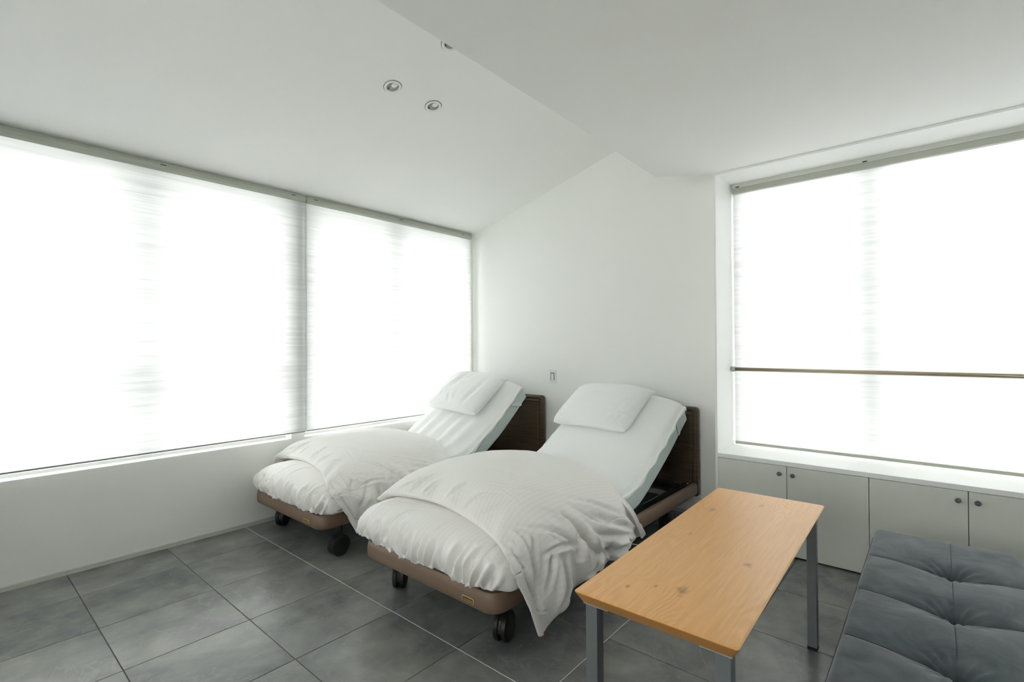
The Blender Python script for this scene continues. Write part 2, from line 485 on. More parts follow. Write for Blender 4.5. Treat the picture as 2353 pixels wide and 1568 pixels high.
def strokes(G, nr, polys):
    """creases: each poly = (points, depth, width, kind); returns displacement along the normal"""
    D = np.zeros(G.shape[:2])
    for pts, A, w, kind in polys:
        p = np.array(pts, float); p = catmull(p, max(2, 6 * (len(p) - 1) + 1)) if len(p) > 2 else p
        lo = p.min(0) - 5 * w; hi = p.max(0) + 5 * w
        I = np.where(np.all((G > lo) & (G < hi), axis=-1))
        if not len(I[0]): continue
        Q = G[I]; n = nr[I]
        sl = np.linalg.norm(np.diff(p, axis=0), axis=1); cum = np.concatenate([[0], np.cumsum(sl)]); tot = cum[-1]
        best = np.full(len(Q), 9.0); sd = np.zeros(len(Q)); tt = np.zeros(len(Q))
        for k in range(len(p) - 1):
            e = p[k + 1] - p[k]; le = sl[k] + 1e-9; e = e / le
            t = (Q - p[k]) @ e; r_ = Q - p[k] - np.clip(t, 0, le)[:, None] * e
            nd = np.sum(r_ * n, axis=1); r_ = r_ - n * nd[:, None]
            d = np.linalg.norm(r_, axis=1) + np.where(np.abs(nd) > .05, 1.0, 0)
            sgn = np.sum(np.cross(e, n) * r_, axis=1)
            m_ = d < best
            best[m_] = d[m_]; sd[m_] = np.where(sgn[m_] < 0, -1, 1) * d[m_]; tt[m_] = ((cum[k] + np.clip(t, 0, le)) / tot)[m_]
        tt = np.clip(tt, 0, 1)
        if kind == 'gather': tp = (1 - tt ** 1.6) ** .8; ww = w * (.75 + .9 * tt)
        else: tp = np.sin(np.pi * np.clip(tt * .96 + .02, 0, 1)) ** .6; ww = w
        x = sd / ww
        D[I] += A * tp * (-np.exp(-x ** 2) + .55 * np.exp(-((x - 1.8) / 1.15) ** 2) + .55 * np.exp(-((x + 1.8) / 1.15) ** 2))
    return D

def normals(P):
    du = np.gradient(P, axis=0); dv = np.gradient(P, axis=1)
    n = np.cross(dv, du); l = np.linalg.norm(n, axis=-1, keepdims=True); return n / np.maximum(l, 1e-9)

# ------------------------------------------------------------------ room
XL, YB, XR, YF = -3.655, 3.64, 2.2, -2.4          # left wall, back wall, right wall, wall behind the camera
ZC = 2.345                                        # flat ceiling
SL = 0.275                                        # pitch of the sloping ceiling
SILL, HEAD = 0.563, 2.36
W1 = (-1.9, 1.735); W2 = (1.835, 3.59)           # window openings in the left wall (y)
BX = -1.072; BY = 3.26                            # window surround on the back wall: left jamb, front plane
def roof_z(x): return 2.388 + SL * (x + 3.633)

# left wall
w = MB(); x0 = XL - 0.19
w.box(x0, XL, YF - .1, YB + .2, -.05, SILL)
w.box(x0, XL, YF - .1, YB + .2, HEAD, 2.45)
w.box(x0, XL, YF - .1, W1[0], SILL, HEAD)
w.box(x0, XL, W1[1], W2[0], SILL, HEAD)
w.box(x0, XL, W2[1], YB + .2, SILL, HEAD)
struct(w.build('wall_left', 'wall_paint'))
# back wall with the window opening behind the surround
w = MB()
w.box(XL - .1, BX - .0, YB, YB + .19, -.05, 3.3)
w.box(BX, XR + .1, YB, YB + .19, -.05, .545)
w.box(BX, XR + .1, YB, YB + .19, 2.372, 3.3)
w.box(1.95, XR + .1, YB, YB + .19, .545, 2.372)
struct(w.build('wall_back', 'wall_paint'))
struct(MB().box(XR, XR + .12, YF - .1, YB + .19, -.05, 3.3).build('wall_right', 'wall_paint'))
FW0, FW1, FZ0, FZ1 = -1.7, .2, .95, 2.15           # unseen window added behind the camera, sized for the light it gives
w = MB()
w.box(XL - .1, FW0, YF - .12, YF, -.05, 3.3); w.box(FW1, XR + .1, YF - .12, YF, -.05, 3.3)
w.box(FW0, FW1, YF - .12, YF, -.05, FZ0); w.box(FW0, FW1, YF - .12, YF, FZ1, 3.3)
struct(w.build('wall_front', 'wall_paint'))
# sloping ceiling over the beds
w = MB()
xa, xb = XL - .62, -1.1
za, zb = roof_z(xa), roof_z(xb)
w.add([(xa, YF - .1, za), (xb, YF - .1, zb), (xb, YB + .19, zb), (xa, YB + .19, za),
       (xa, YF - .1, za + .15), (xb, YF - .1, zb + .15), (xb, YB + .19, zb + .15), (xa, YB + .19, za + .15)],
      [(3, 2, 1, 0), (4, 5, 6, 7), (0, 1, 5, 4), (1, 2, 6, 5), (2, 3, 7, 6), (3, 0, 4, 7)])
c1 = struct(w.build('ceiling', 'ceiling_paint'))
# dropped flat ceiling, its edge runs along the beds
struct(MB().prism([(-1.318, YF - .1), (-1.336, .9), (-1.345, 1.43), (-1.354, 1.9), (-1.388, 3.07), (-1.082, 3.262), (-1.082, YB + .15), (XR + .1, YB + .15), (XR + .1, YF - .1)], ZC, 3.3).build('ceiling', 'ceiling_paint'))

# floor: slab plus single tiles
floor = struct(MB().box(XL - .1, XR + .1, YF - .1, YB + .1, -.08, -.0025).build('floor', 'grout_dark'))
TX, TY = 0.4425, 0.464
gx = [-2.846 + TX * k for k in range(-2, 12)]
gy = [0.482 + TY * k for k in range(-7, 8)]
tile_me = None
g = 0.0014
for i in range(len(gx) - 1):
    for j in range(len(gy) - 1):
        xa, xb, ya, yb = gx[i] + g, gx[i + 1] - g, gy[j] + g, gy[j + 1] - g
        if xa > XR or ya > YB or yb < YF: continue
        cut = xa < XL or yb > YB or xb > XR or ya < YF
        xa, xb, ya, yb = max(xa, XL), min(xb, XR), max(ya, YF), min(yb, YB)
        if xb - xa < .02 or yb - ya < .02: continue
        cx, cy = (xa + xb) / 2, (ya + yb) / 2
        if cut or tile_me is None:
            hx, hy, c = (xb - xa) / 2, (yb - ya) / 2, .0012
            v = [(-hx, -hy, -.006), (hx, -hy, -.006), (hx, hy, -.006), (-hx, hy, -.006),
                 (-hx, -hy, -c), (hx, -hy, -c), (hx, hy, -c), (-hx, hy, -c),
                 (-hx + c, -hy + c, 0), (hx - c, -hy + c, 0), (hx - c, hy - c, 0), (-hx + c, hy - c, 0)]
            f = [(3, 2, 1, 0), (0, 1, 5, 4), (1, 2, 6, 5), (2, 3, 7, 6), (3, 0, 4, 7), (4, 5, 9, 8), (5, 6, 10, 9), (6, 7, 11, 10), (7, 4, 8, 11), (8, 9, 10, 11)]
            me = bpy.data.meshes.new('tile'); me.from_pydata(v, [], f); me.update(); me.materials.append(MATS['slate_tile'])
            if not cut: tile_me = me
        else: me = tile_me
        t = link('tile', me, None, floor); t.location = (cx, cy, 0)
# two pale sealed joints
MB().box(XL + .002, XR, 1.410 - .0014, 1.410 + .0014, -.003, .0004).build('joint_strip', 'joint_white', floor)
MB().box(-1.076 - .0014, -1.076 + .0014, 1.411, 3.24, -.003, .0004).build('joint_strip', 'joint_white', floor)

# baseboard
b_ = MB(); b_.box(XL, XL + .010, YF, YB, 0, .024); b_.box(XL, XL + .004, YF, YB, .024, .027)
struct(b_.build('baseboard_left', 'trim_paint'))
struct(MB().box(XL + .01, -1.10, YB - .010, YB, 0, .026).build('baseboard_back', 'trim_paint'))

# ---- windows
def window(n, axis, a0, a1, z0, z1, pos, mulls, trans=None):
    """axis 'x': wall plane x = pos, runs along y; axis 'y': plane y = pos, runs along x"""
    root = empty('window_%d' % n, (0, 0, 0)); struct(root)
    def bx(mb, u0, u1, d0, d1, zz0, zz1):
        if axis == 'x': mb.box(pos + d0, pos + d1, u0, u1, zz0, zz1)
        else: mb.box(u0, u1, pos + d0, pos + d1, zz0, zz1)
    fw = .045
    fr = MB()
    bx(fr, a0, a1, -.035, .035, z0, z0 + .018); bx(fr, a0, a1, -.035, .035, z1 - fw, z1)
    bx(fr, a0, a0 + fw, -.035, .035, z0 + fw, z1 - fw); bx(fr, a1 - fw, a1, -.035, .035, z0 + fw, z1 - fw)
    fr.build('window_frame', 'alu_frame', root)
    edges = [a0 + fw]
    for mm in mulls:
        q = MB(); bx(q, mm - .035, mm + .035, -.03, .03, z0 + fw, z1 - fw); q.build('mullion', 'alu_frame', root)
        edges += [mm - .035, mm + .035]
    edges.append(a1 - fw)
    if trans:
        for k in range(0, len(edges), 2):
            q = MB(); bx(q, edges[k], edges[k + 1], -.02, .02, trans - .02, trans + .02); q.build('transom', 'alu_frame', root)
    for k in range(0, len(edges), 2):
        q = MB(); bx(q, edges[k], edges[k + 1], -.004, .004, z0 + fw, z1 - fw); q.build('pane', 'window_glass', root)
    return root
window(1, 'x', W1[0], W1[1], SILL, HEAD, XL - .13, [-.7, .84], 1.02)
window(2, 'x', W2[0], W2[1], SILL, HEAD, XL - .13, [2.66])
window(3, 'y', BX + .0, 1.95, .545, 2.372, YB + .09, [-.30, .95])

wf = window(4, 'y', FW0, FW1, FZ0, FZ1, YF - .07, [-.5])  # unseen clear window, added to light the faces turned towards the camera
# ---- window surround on the back wall: jamb, lintel, soffit (built-in)
s_ = MB()
s_.box(BX - .014, BX, BY, YB, 0, ZC)                                  # left jamb board
s_.box(XR - .02, XR, BY, YB, 0, ZC)
struct(s_.build('trim_1', 'white_lacquer', bevel=.0015))
struct(MB().box(BX, XR - .02, BY, BY + .016, 2.331, ZC).box(BX, XR - .02, BY + .016, YB, 2.372, 2.40).build('trim_2', 'white_lacquer'))
worktop = MB().box(BX, XR - .02, BY - .002, YB, .5305, .558).build('worktop', 'white_lacquer', bevel=.002)
tag(worktop, 'long white window-sill worktop running above the grey cupboards', 'worktop')

# ---- cupboards under the sill
DW = .3925
def cupboard(x0, lab):
    root = empty('cupboard', (x0, BY, 0)); tag(root, lab, 'cabinet', 'built-in cupboards under the right window')
    x1 = 2 * DW
    q = MB(); q.box(0.002, x1 - .002, .021, YB - BY, .012, .529); q.build('body', 'cabinet_inside', root)
    MB().box(0.0, x1, .03, .045, 0, .012).build('plinth', 'cabinet_inside', root)
    for k in (0, 1):
        d = MB().box(k * DW + .0014, (k + 1) * DW - .0014, 0, .019, .010, .5285).build('door', 'cabinet_paint', root, bevel=.0012)
        kx = DW - .037 if k == 0 else DW + .033
        kn = MB().lathe([(.0055, 0), (.0055, -.012), (.0115, -.014), (.0125, -.019), (.0115, -.023), (.0, -.0235)], (kx, 0, .483), 'y', 20)
        kn.build('knob', 'knob_grey', d)
    return root
cupboard(BX, 'grey two-door cupboard behind the wooden table, next to the bed wall')
cupboard(BX + 2 * DW, 'grey two-door cupboard behind the grey tufted sofa')
cupboard(BX + 4 * DW, 'grey two-door cupboard furthest to the right under the window')

struct(MB().box(BX + 6 * DW + .001, XR - .021, BY, YB, 0, .530).build('trim_3', 'cabinet_paint'))

# ---- roller blinds
def ripple(a, z, seed):
    return .0016 * noise(a * 1.2, z * 34, seed) + .0025 * noise(a * 2.2, z * 3, seed + 1)
def blind_left(y0, y1, lab, xo, slots, capend=False, seed=1):
    root = empty('roller_blind', (XL, y0, .6)); tag(root, lab, 'blind', 'roller blinds on the left wall')
    wd = y1 - y0; zt, zb = 2.345 - .6, .014
    a = np.linspace(-.006, wd + (.0 if capend else .010), 40); z = np.linspace(zb, zt, 160)
    A, Z = np.meshgrid(a, z, indexing='ij')
    edge = .012 * np.exp(-((wd - A) / .05) ** 2) * np.sin(Z * 2.1)
    P = np.stack([xo + ripple(A + y0, Z, seed) + edge * .4, A, Z], -1)
    grid('fabric', P, 'blind_fabric', root)
    MB().box(xo - .006, xo + .006, .002, wd - .002, .0085, .0175).build('hem_bar', 'hem_bar', root, bevel=.003)
    # head box with a sloping front
    prof = [(0.0, 2.388), (0.052, 2.388), (0.058, 2.372), (0.066, 2.367), (0.066, 2.345), (0.050, 2.333), (0.0, 2.333)]
    n = len(prof); v = [(x, .001, zz - .6) for x, zz in prof] + [(x, wd - .001, zz - .6) for x, zz in prof]
    hb = MB().add(v, [tuple(range(n)), tuple(range(n, 2 * n))[::-1]] + [(i, (i + 1) % n, n + (i + 1) % n, n + i) for i in range(n)]).build('head_box', 'blind_metal', root)
    for sy in slots:
        MB().box(.0575, .0672, sy - y0 - .016, sy - y0 + .016, 1.7655, 1.7695).build('slot', 'slot_black', hb)
    if capend:
        MB().lathe([(.026, -.004), (.028, 0), (.026, .006), (.0, .006)], (.036, wd + .002, 1.758), 'y', 24).build('end_cap', 'blind_metal_light', root)
        MB().box(.028, .031, wd + .004, wd + .008, .0, 1.735).build('side_cord', 'blind_metal', root)
    return root
blind_left(-2.0, 1.822, 'wide white roller blind filling the left side of the picture', .046, [-.9, .0, .914, 1.725], seed=3)
blind_left(1.826, 3.572, 'white roller blind of the left wall beside the room corner', .038, [1.897, 2.691, 3.445], True, seed=7)

root = empty('roller_blind', (BX, 3.6, .565)); tag(root, 'white roller blind over the right-hand window behind the metal rail', 'blind')
wd = XR - .02 - BX
a = np.linspace(0.009, wd - .009, 50); z = np.linspace(.02, 2.33 - .565, 160)
A, Z = np.meshgrid(a, z, indexing='ij')
grid('fabric', np.stack([A, ripple(A, Z, 11), Z], -1), 'blind_fabric', root)
MB().box(.010, wd - .010, -.010, .008, .002, .020).build('hem_bar', 'blind_metal', root, bevel=.003)
MB().box(.006, wd - .004, -.030, .012, 1.764, 1.800).build('fascia', 'blind_metal_light', root, bevel=.001)
hb = MB().box(.009, wd - .006, -.026, .012, 1.716, 1.752).build('head_box', 'blind_metal', root, bevel=.001)
MB().box(.009, wd - .006, -.029, .012, 1.752, 1.764).build('clip_rail', 'blind_metal_light', root)
for sx in (.045, .757, 1.47, 2.2):
    MB().box(sx - .012, sx + .012, -.0305, -.0285, 1.754, 1.760).build('slot', 'slot_black', hb)

# ---- rail across the right window
root = empty('window_rail', (BX, 3.545, 1.08)); tag(root, 'slim bronze metal rail across the right-hand window', 'rail')
MB().lathe([(.0128, .028), (.0128, wd - .02)], (0, 0, 0), 'x', 16).build('bar', 'rod_metal', root)
MB().lathe([(.0165, .0005), (.0178, .004), (.0178, .026), (.0150, .030), (.0, .030)], (0, 0, 0), 'x', 20).build('bracket', 'bracket_grey', root)
MB().lathe([(.0165, wd - .0005), (.0178, wd - .004), (.0178, wd - .026), (.0150, wd - .030)], (0, 0, 0), 'x', 20).build('bracket', 'bracket_grey', root)

# ---- light switch
root = empty('light_switch', (-2.637, YB, .968)); tag(root, 'small white light switch on the wall between the two beds', 'switch')
MB().box(-.036, .036, -.007, 0, -.058, .058).build('plate', 'switch_white', root, bevel=.002)
MB().box(-.0215, .0215, -.0078, -.003, -.034, .034).build('recess', 'switch_gap', root)
MB().box(-.0150, .0130, -.0105, -.004, -.033, .026).build('rocker', 'switch_white', root, bevel=.001)

# ---- downlights in the sloping ceiling
ang = math.atan(SL)
def downlight(x, y, lab, r=.049):
    root = empty('downlight', (x, y, roof_z(x))); root.rotation_euler = (0, -ang, 0)
    tag(root, lab, 'downlight', 'recessed downlights in the sloping ceiling')
    n = 36
    MB().lathe([(r, 0), (r * 1.02, -.002), (r * 1.0, -.0045), (r * .90, -.006), (r * .78, -.0055), (r * .70, -.003), (r * .68, -.0005)], (0, 0, 0), 'z', n).build('trim_ring', 'lamp_white', root)
    MB().lathe([(r * .72, -.0022), (r * .66, -.0020), (r * .40, -.0014), (.0, -.0012)], (0, 0, 0), 'z', n).build('baffle', 'lamp_baffle', root)
    MB().lathe([(r * .36, -.0012), (r * .35, -.0045), (r * .2, -.006), (.0, -.0065)], (r * .36, 0, 0), 'z', n).build('lens', 'lamp_white', root)
    MB().box(-r * .56, -r * .40, -r * .40, -r * .28, -.0050, -.0015).build('clip', 'lamp_dark', root)
    MB().lathe([(r * 1.02, 0), (r * 1.075, -.0004), (r * 1.075, .0)], (0, 0, 0), 'z', n).build('gap_ring', 'lamp_dark', root)
    return root
downlight(-2.358, 1.711, 'recessed ceiling downlight nearer the camera, left of the pair')
downlight(-2.361, 2.015, 'recessed ceiling downlight nearer the back wall, right of the pair')
downlight(-1.942, 1.780, 'recessed downlight half hidden by the edge of the flat ceiling')

# ------------------------------------------------------------------ beds
def make_bed(cx, fy, lab, hw=.462, length=2.165, fc=(.372, .15, .35), grp='adjustable care beds'):
    root = empty('adjustable_bed', (cx, fy, 0)); tag(root, lab, 'bed', grp)
    # U-shaped outer frame: foot panel and the two side rails in one bent moulding
    z0, z1, th = .178, .262, .034
    sec = [(-th / 2, -.036), (-th / 2 + .006, -.042), (th / 2 - .008, -.042), (th / 2, -.034), (th / 2 + .003, -.010), (th / 2 + .003, .012), (th / 2 - .001, .034), (th / 2 - .008, .042), (-th / 2 + .006, .042), (-th / 2, .036)]
    zc = (z0 + z1) / 2; r = .055; X = hw - th / 2; Y0 = th / 2
    path = [(-X, length - .03, zc - .012), (-X, .5, zc - .006)]
    for k in range(9):
        a = math.radians(180 + 90 * k / 8); path.append((-X + r + r * math.cos(a), Y0 + r + r * math.sin(a), zc))
    for k in range(9):
        a = math.radians(270 + 90 * k / 8); path.append((X - r + r * math.cos(a), Y0 + r + r * math.sin(a), zc))
    path += [(X, .5, zc - .006), (X, length - .03, zc - .012)]
    MB().sweep(path, sec).build('side_frame', 'bed_brown', root, auto=True)
    # name plate on the foot end
    np_ = MB().box(hw - .185, hw - .115, -.0068, -.002, .200, .221).build('name_plate', 'brass_plate', root, bevel=.0015)
    MB().box(hw - .181, hw - .119, -.0072, -.0062, .2035, .2175).build('plate_field', 'brass_print', np_)
    cu = bpy.data.curves.new('lettering', 'FONT'); cu.body = 'Francebed'; cu.size = .0135; cu.extrude = .0003; cu.align_x = 'CENTER'; cu.align_y = 'CENTER'
    tmp = bpy.data.objects.new('tmp_text', cu); COL.objects.link(tmp)
    dg = bpy.context.evaluated_depsgraph_get(); me = bpy.data.meshes.new_from_object(tmp.evaluated_get(dg)); bpy.data.objects.remove(tmp)
    t = link('lettering', me, 'brass_plate', np_); t.rotation_euler = (math.pi / 2, 0, 0); t.location = (hw - .150, -.0075, .2105)
    # inner black steel base, cross bars, motor
    q = MB()
    for s in (-1, 1): q.box(s * (hw - .075) - .02, s * (hw - .075) + .02, .06, length - .05, .215, .245)
    for yy in (.08, .75, 1.35, length - .08): q.box(-hw + .06, hw - .06, yy - .018, yy + .018, .200, .235)
    q.build('base_frame', 'black_steel', root)
    MB().box(-.16, .16, .95, 1.55, .105, .195).build('motor_box', 'black_steel', root, bevel=.01)
    rl = MB().box(hw - .056, hw - .036, 1.10, length - .05, .225, .252)
    rl.box(hw - .058, hw - .034, 1.42, 1.50, .245, .258).box(hw - .058, hw - .034, 1.92, 2.0, .245, .258).build('side_channel', 'black_steel', root)
    MB().box(-hw + .09, hw - .10, 1.28, 1.72, .246, .252).build('lower_panel', 'dark_plate', root)
    for yy in (2.075, 2.088): MB().lathe([(.004, 0), (.004, .003), (.0, .004)], (hw - .046, yy, .252), 'z', 10).build('screw', 'elastic_white', root)
    # casters
    for (xw, yy, ro) in (fc, (-hw + .115, .15, .72), (hw - .085, length - .38, .15), (-hw + .085, length - .3, .2)):
        c = empty('caster', (xw, yy, 0)); c.parent = root; c.rotation_euler = (0, 0, ro)
        R_ = .062
        for s in (-1, 1):
            MB().lathe([(.012, s * .006), (R_ - .004, s * .006), (R_, s * .010), (R_, s * .026), (R_ - .006, s * .031), (R_ * .55, s * .0345), (.0, s * .036)], (0, 0, R_), 'x', 28).build('wheel', 'black_rubber', c, auto=True)
        hd = []
        for k in range(13):
            a = math.radians(-10 + 200 * k / 12); hd.append((.046 * math.cos(a) * 1.25, .046 * math.sin(a) * 1.32 + R_))
        vv = [(-.005, y, zz) for y, zz in hd] + [(.005, y, zz) for y, zz in hd]; nn = len(hd)
        MB().add(vv, [tuple(range(nn)), tuple(range(nn, 2 * nn))[::-1]] + [(i, (i + 1) % nn, nn + (i + 1) % nn, nn + i) for i in range(nn)]).lathe([(.013, R_), (.013, .205)], (0, .012, 0), 'z', 14).build('fork', 'black_steel', c)
    # headboard with a double bead
    hx0, hx1, hz0, hz1 = -hw - .006, hw + .006, .150, .795
    Yh = length - .012
    pts = rrect2(hx0, hx1, hz0, hz1, .028, 6); n = len(pts)
    v = [(x, Yh, z) for x, z in pts] + [(x, Yh + .030, z) for x, z in pts]
    hbd = MB().add(v, [tuple(range(n)), tuple(range(n, 2 * n))[::-1]] + [(i, (i + 1) % n, n + (i + 1) % n, n + i) for i in range(n)]).build('headboard', 'walnut_dark', root, bevel=.006, seg=3)
    for ins, rr, nm in ((.018, .011, 'outer_bead'), (.050, .008, 'inner_bead')):
        pt = rrect2(hx0 + ins, hx1 - ins, hz0 + ins, hz1 - ins, max(.006, .028 - ins * .4), 5)
        MB().sweep([(x, Yh - .001, z) for x, z in pt], circ(rr, 8), closed=True, up=(0, 1, 0)).build(nm, 'walnut_dark', hbd)
    return root

bedR = make_bed(-1.783, 1.432, 'brown-framed adjustable bed beside the wooden table, showing its side rail')
bedL = make_bed(-3.165, 1.452, 'brown-framed adjustable bed against the left window wall', hw=.452, length=2.145, fc=(.425, .135, .1))

# cable under the bed by the table
pts = [(-1.43, 2.62, .17), (-1.40, 2.66, .09), (-1.41, 2.74, .05), (-1.37, 2.84, .02), (-1.38, 2.95, .008), (-1.33, 3.05, .007), (-1.36, 3.2, .007), (-1.45, 3.35, .007)]
cb = MB().sweep(catmull(np.array(pts), 60).tolist(), circ(.0035, 6)).build('power_cable', 'cable_grey')
tag(cb, 'thin grey power cable trailing on the floor under the right bed', 'cable')

def profile_frames(pts, n):
    P = catmull(np.array(pts, float), n)
    d = np.linalg.norm(np.diff(P, axis=0), axis=1); s = np.concatenate([[0], np.cumsum(d)])
    si = np.linspace(0, s[-1], n); P = np.stack([np.interp(si, s, P[:, k]) for k in (0, 1)], -1)
    T = np.gradient(P, axis=0); T /= np.linalg.norm(T, axis=1, keepdims=True)
    return P, np.stack([-T[:, 1], T[:, 0]], -1), si

def make_mattress(cx, fy, prof, hw, T, crown, lab):
    P, Nn, s = profile_frames(prof, 90)
    nv = 64
    a = np.linspace(0, 2 * math.pi, nv, endpoint=False)
    c, sn = np.cos(a), np.sin(a)
    x = hw * np.sign(c) * np.abs(c) ** .16
    h0 = T * (.5 + .5 * np.sign(sn) * np.abs(sn) ** .30)
    hc_ = crown * np.clip(sn, 0, 1) ** .3 * (1 - (np.abs(x) / hw) ** 3.4)
    G = np.zeros((90, nv, 3))
    G[:, :, 0] = x[None]
    h = h0[None] + hc_[None] * sst(.55, 1.1, s)[:, None]
    G[:, :, 1] = P[:, 0:1] + Nn[:, 0:1] * h
    G[:, :, 2] = P[:, 1:2] + Nn[:, 1:2] * h
    root = empty('mattress', (cx, fy, 0)); tag(root, lab, 'mattress', 'mattresses bent up with the bed backs')
    grid('mattress_body', G, 'mattress_cloth', root, uv=np.stack(np.meshgrid(s, a, indexing='ij'), -1), wrap_v=True, capu=True)
    return root, (P, Nn, s)

def make_sheet(cx, fy, fr, hw, T, crown, lab, seed, long_folds, drop_fn):
    P, Nn, s = fr
    nu, nv = len(s), 150
    # v: from left hem up over the top to the right hem
    vv = np.linspace(-1, 1, nv)
    U, V = np.meshgrid(np.arange(nu), vv, indexing='ij')
    S_ = s[:, None] + 0 * V
    top = hw + .006
    dl, dr = drop_fn(S_, seed)
    t = np.abs(V); k = .80
    x = np.where(t < k, V / k * top, np.sign(V) * (top + .004))
    hh = np.where(t < k, T + .008 + crown * sst(.55, 1.1, S_) * (1 - np.minimum(1, t / k) ** 3.4), 0)
    d = np.where(V < 0, dl, dr)
    hs = T + .008 - (t - k) / (1 - k) * d
    h = np.where(t < k, hh, hs)
    # rounded shoulder
    rnd = .016 * np.exp(-((t - k) / .035) ** 2)
    h = h - rnd * .7; x = x - np.sign(V) * rnd * .6
    top_m = sst(k + .02, k - .1, t)
    w = long_folds(S_, x, top_m)
    side = sst(k + .02, 1.0, t)
    xw = side * .006 * np.sin(S_ * 31 + 3 * noise(S_ * 4, V, seed)) * np.sign(V)
    h = h + w
    # puckers where the cloth turns over the edge
    h = h + .005 * np.exp(-((t - k + .03) / .05) ** 2) * noise(S_ * 26, V * 3, seed + 5) * sst(.9, 1.2, S_) * 2
    G = np.zeros((nu, nv, 3))
    G[:, :, 0] = x + xw
    G[:, :, 1] = P[:, 0:1] + Nn[:, 0:1] * h
    G[:, :, 2] = P[:, 1:2] + Nn[:, 1:2] * h
    # head end: turn the cloth over the end face
    ends = []
    tn = np.stack([Nn[-1, 1], -Nn[-1, 0]])
    for (fwd, dn) in ((.003, .002), (.006, .008), (.007, .018), (.006, .032)):
        row = G[-1].copy()
        hr = np.maximum(h[-1] - dn, np.minimum(h[-1], T * .06))
        row[:, 1] = P[-1, 0] + Nn[-1, 0] * hr + tn[0] * fwd
        row[:, 2] = P[-1, 1] + Nn[-1, 1] * hr + tn[1] * fwd
        ends.append(row[None])
    G = np.concatenate([G] + ends, 0)
    S2 = np.concatenate([S_, np.stack([S_[-1] + .02 * (i + 1) for i in range(4)])], 0)
    V2 = np.concatenate([V, np.repeat(V[-1:], 4, 0)], 0)
    root = empty('bed_sheet', (cx, fy, 0)); tag(root, lab, 'bed sheet', 'fitted sheets on the mattresses')
    grid('sheet_cloth', G, 'sheet_cotton', root, uv=np.stack([V2 * .5, S2], -1), solid=.004, off=1.0)
    return root, G

profR = [(.10, .246), (.45, .246), (.85, .246), (1.10, .246), (1.232, .252), (1.345, .276), (1.496, .344), (1.765, .487), (1.985, .625), (2.092, .690)]
profL = [(.10, .246), (.45, .246), (.80, .246), (1.02, .250), (1.18, .272), (1.30, .318), (1.43, .400), (1.59, .503), (1.756, .636), (1.930, .785)]
HWM = .428
mR, frR = make_mattress(-1.795, 1.432, profR, HWM, .138, .075, 'aqua mattress bent upright on the bed beside the table')
mL, frL = make_mattress(-3.156, 1.452, profL, HWM, .138, .070, 'aqua mattress bent upright on the bed by the left window')

def foldsR(s, x, m):
    return m * (.004 * noise(x * 5, s * 2.2, 21) + .010 * noise(x * 2, s * 1.2, 22)
                + .006 * np.exp(-((x + .34 - .1 * (s - 1.6)) / .03) ** 2) * sst(1.1, 1.4, s) * sst(2.2, 1.7, s))
def foldsL(s, x, m):
    ph = x * 42 + 5 * noise(s * 1.6, x * 3, 31) - s * 3.0
    return m * (.0075 * np.sin(ph) * sst(.85, 1.1, s) * sst(1.85, 1.35, s) + .010 * noise(x * 2.4, s * 1.4, 32))
def dropR(s, seed):
    base = .016 + .006 * noise(s * 5, s * 0 + 2, seed) * 2
    corner = .030 * sst(1.95, 2.25, s)
    return np.full_like(s, .11), base + corner
def dropL(s, seed):
    base = .022 + .010 * noise(s * 6, s * 0 + 1, seed) * 2
    return np.full_like(s, .11), base
make_sheet(-1.795, 1.432, frR, HWM, .138, .075, 'smooth white fitted sheet on the raised mattress nearest the table', 41, foldsR, dropR)
make_sheet(-3.156, 1.452, frL, HWM, .138, .070, 'creased white fitted sheet on the raised mattress by the window', 43, foldsL, dropL)

def strap(root, fr, T, si, sgn, lean):
    P, Nn, s = fr
    i = int(np.argmin(np.abs(s - si)))
    pts = []
    for k in range(9):
        f = k / 8.0; j = min(len(s) - 1, max(0, int(i + lean * f)))
        h = T * (.82 - .62 * f)
        pts.append((sgn * (HWM + .004), P[j, 0] + Nn[j, 0] * h, P[j, 1] + Nn[j, 1] * h))
    MB().sweep(pts, [(-.0135, -.0012), (.0135, -.0012), (.0135, .0012), (-.0135, .0012)], up=(sgn, 0, 0), smooth=False).build('elastic_strap', 'elastic_white', root)
strap(mR, frR, .138, frR[2][-1] - .135, 1, -1)
strap(mL, frL, .138, frL[2][-1] - .17, 1, 4)

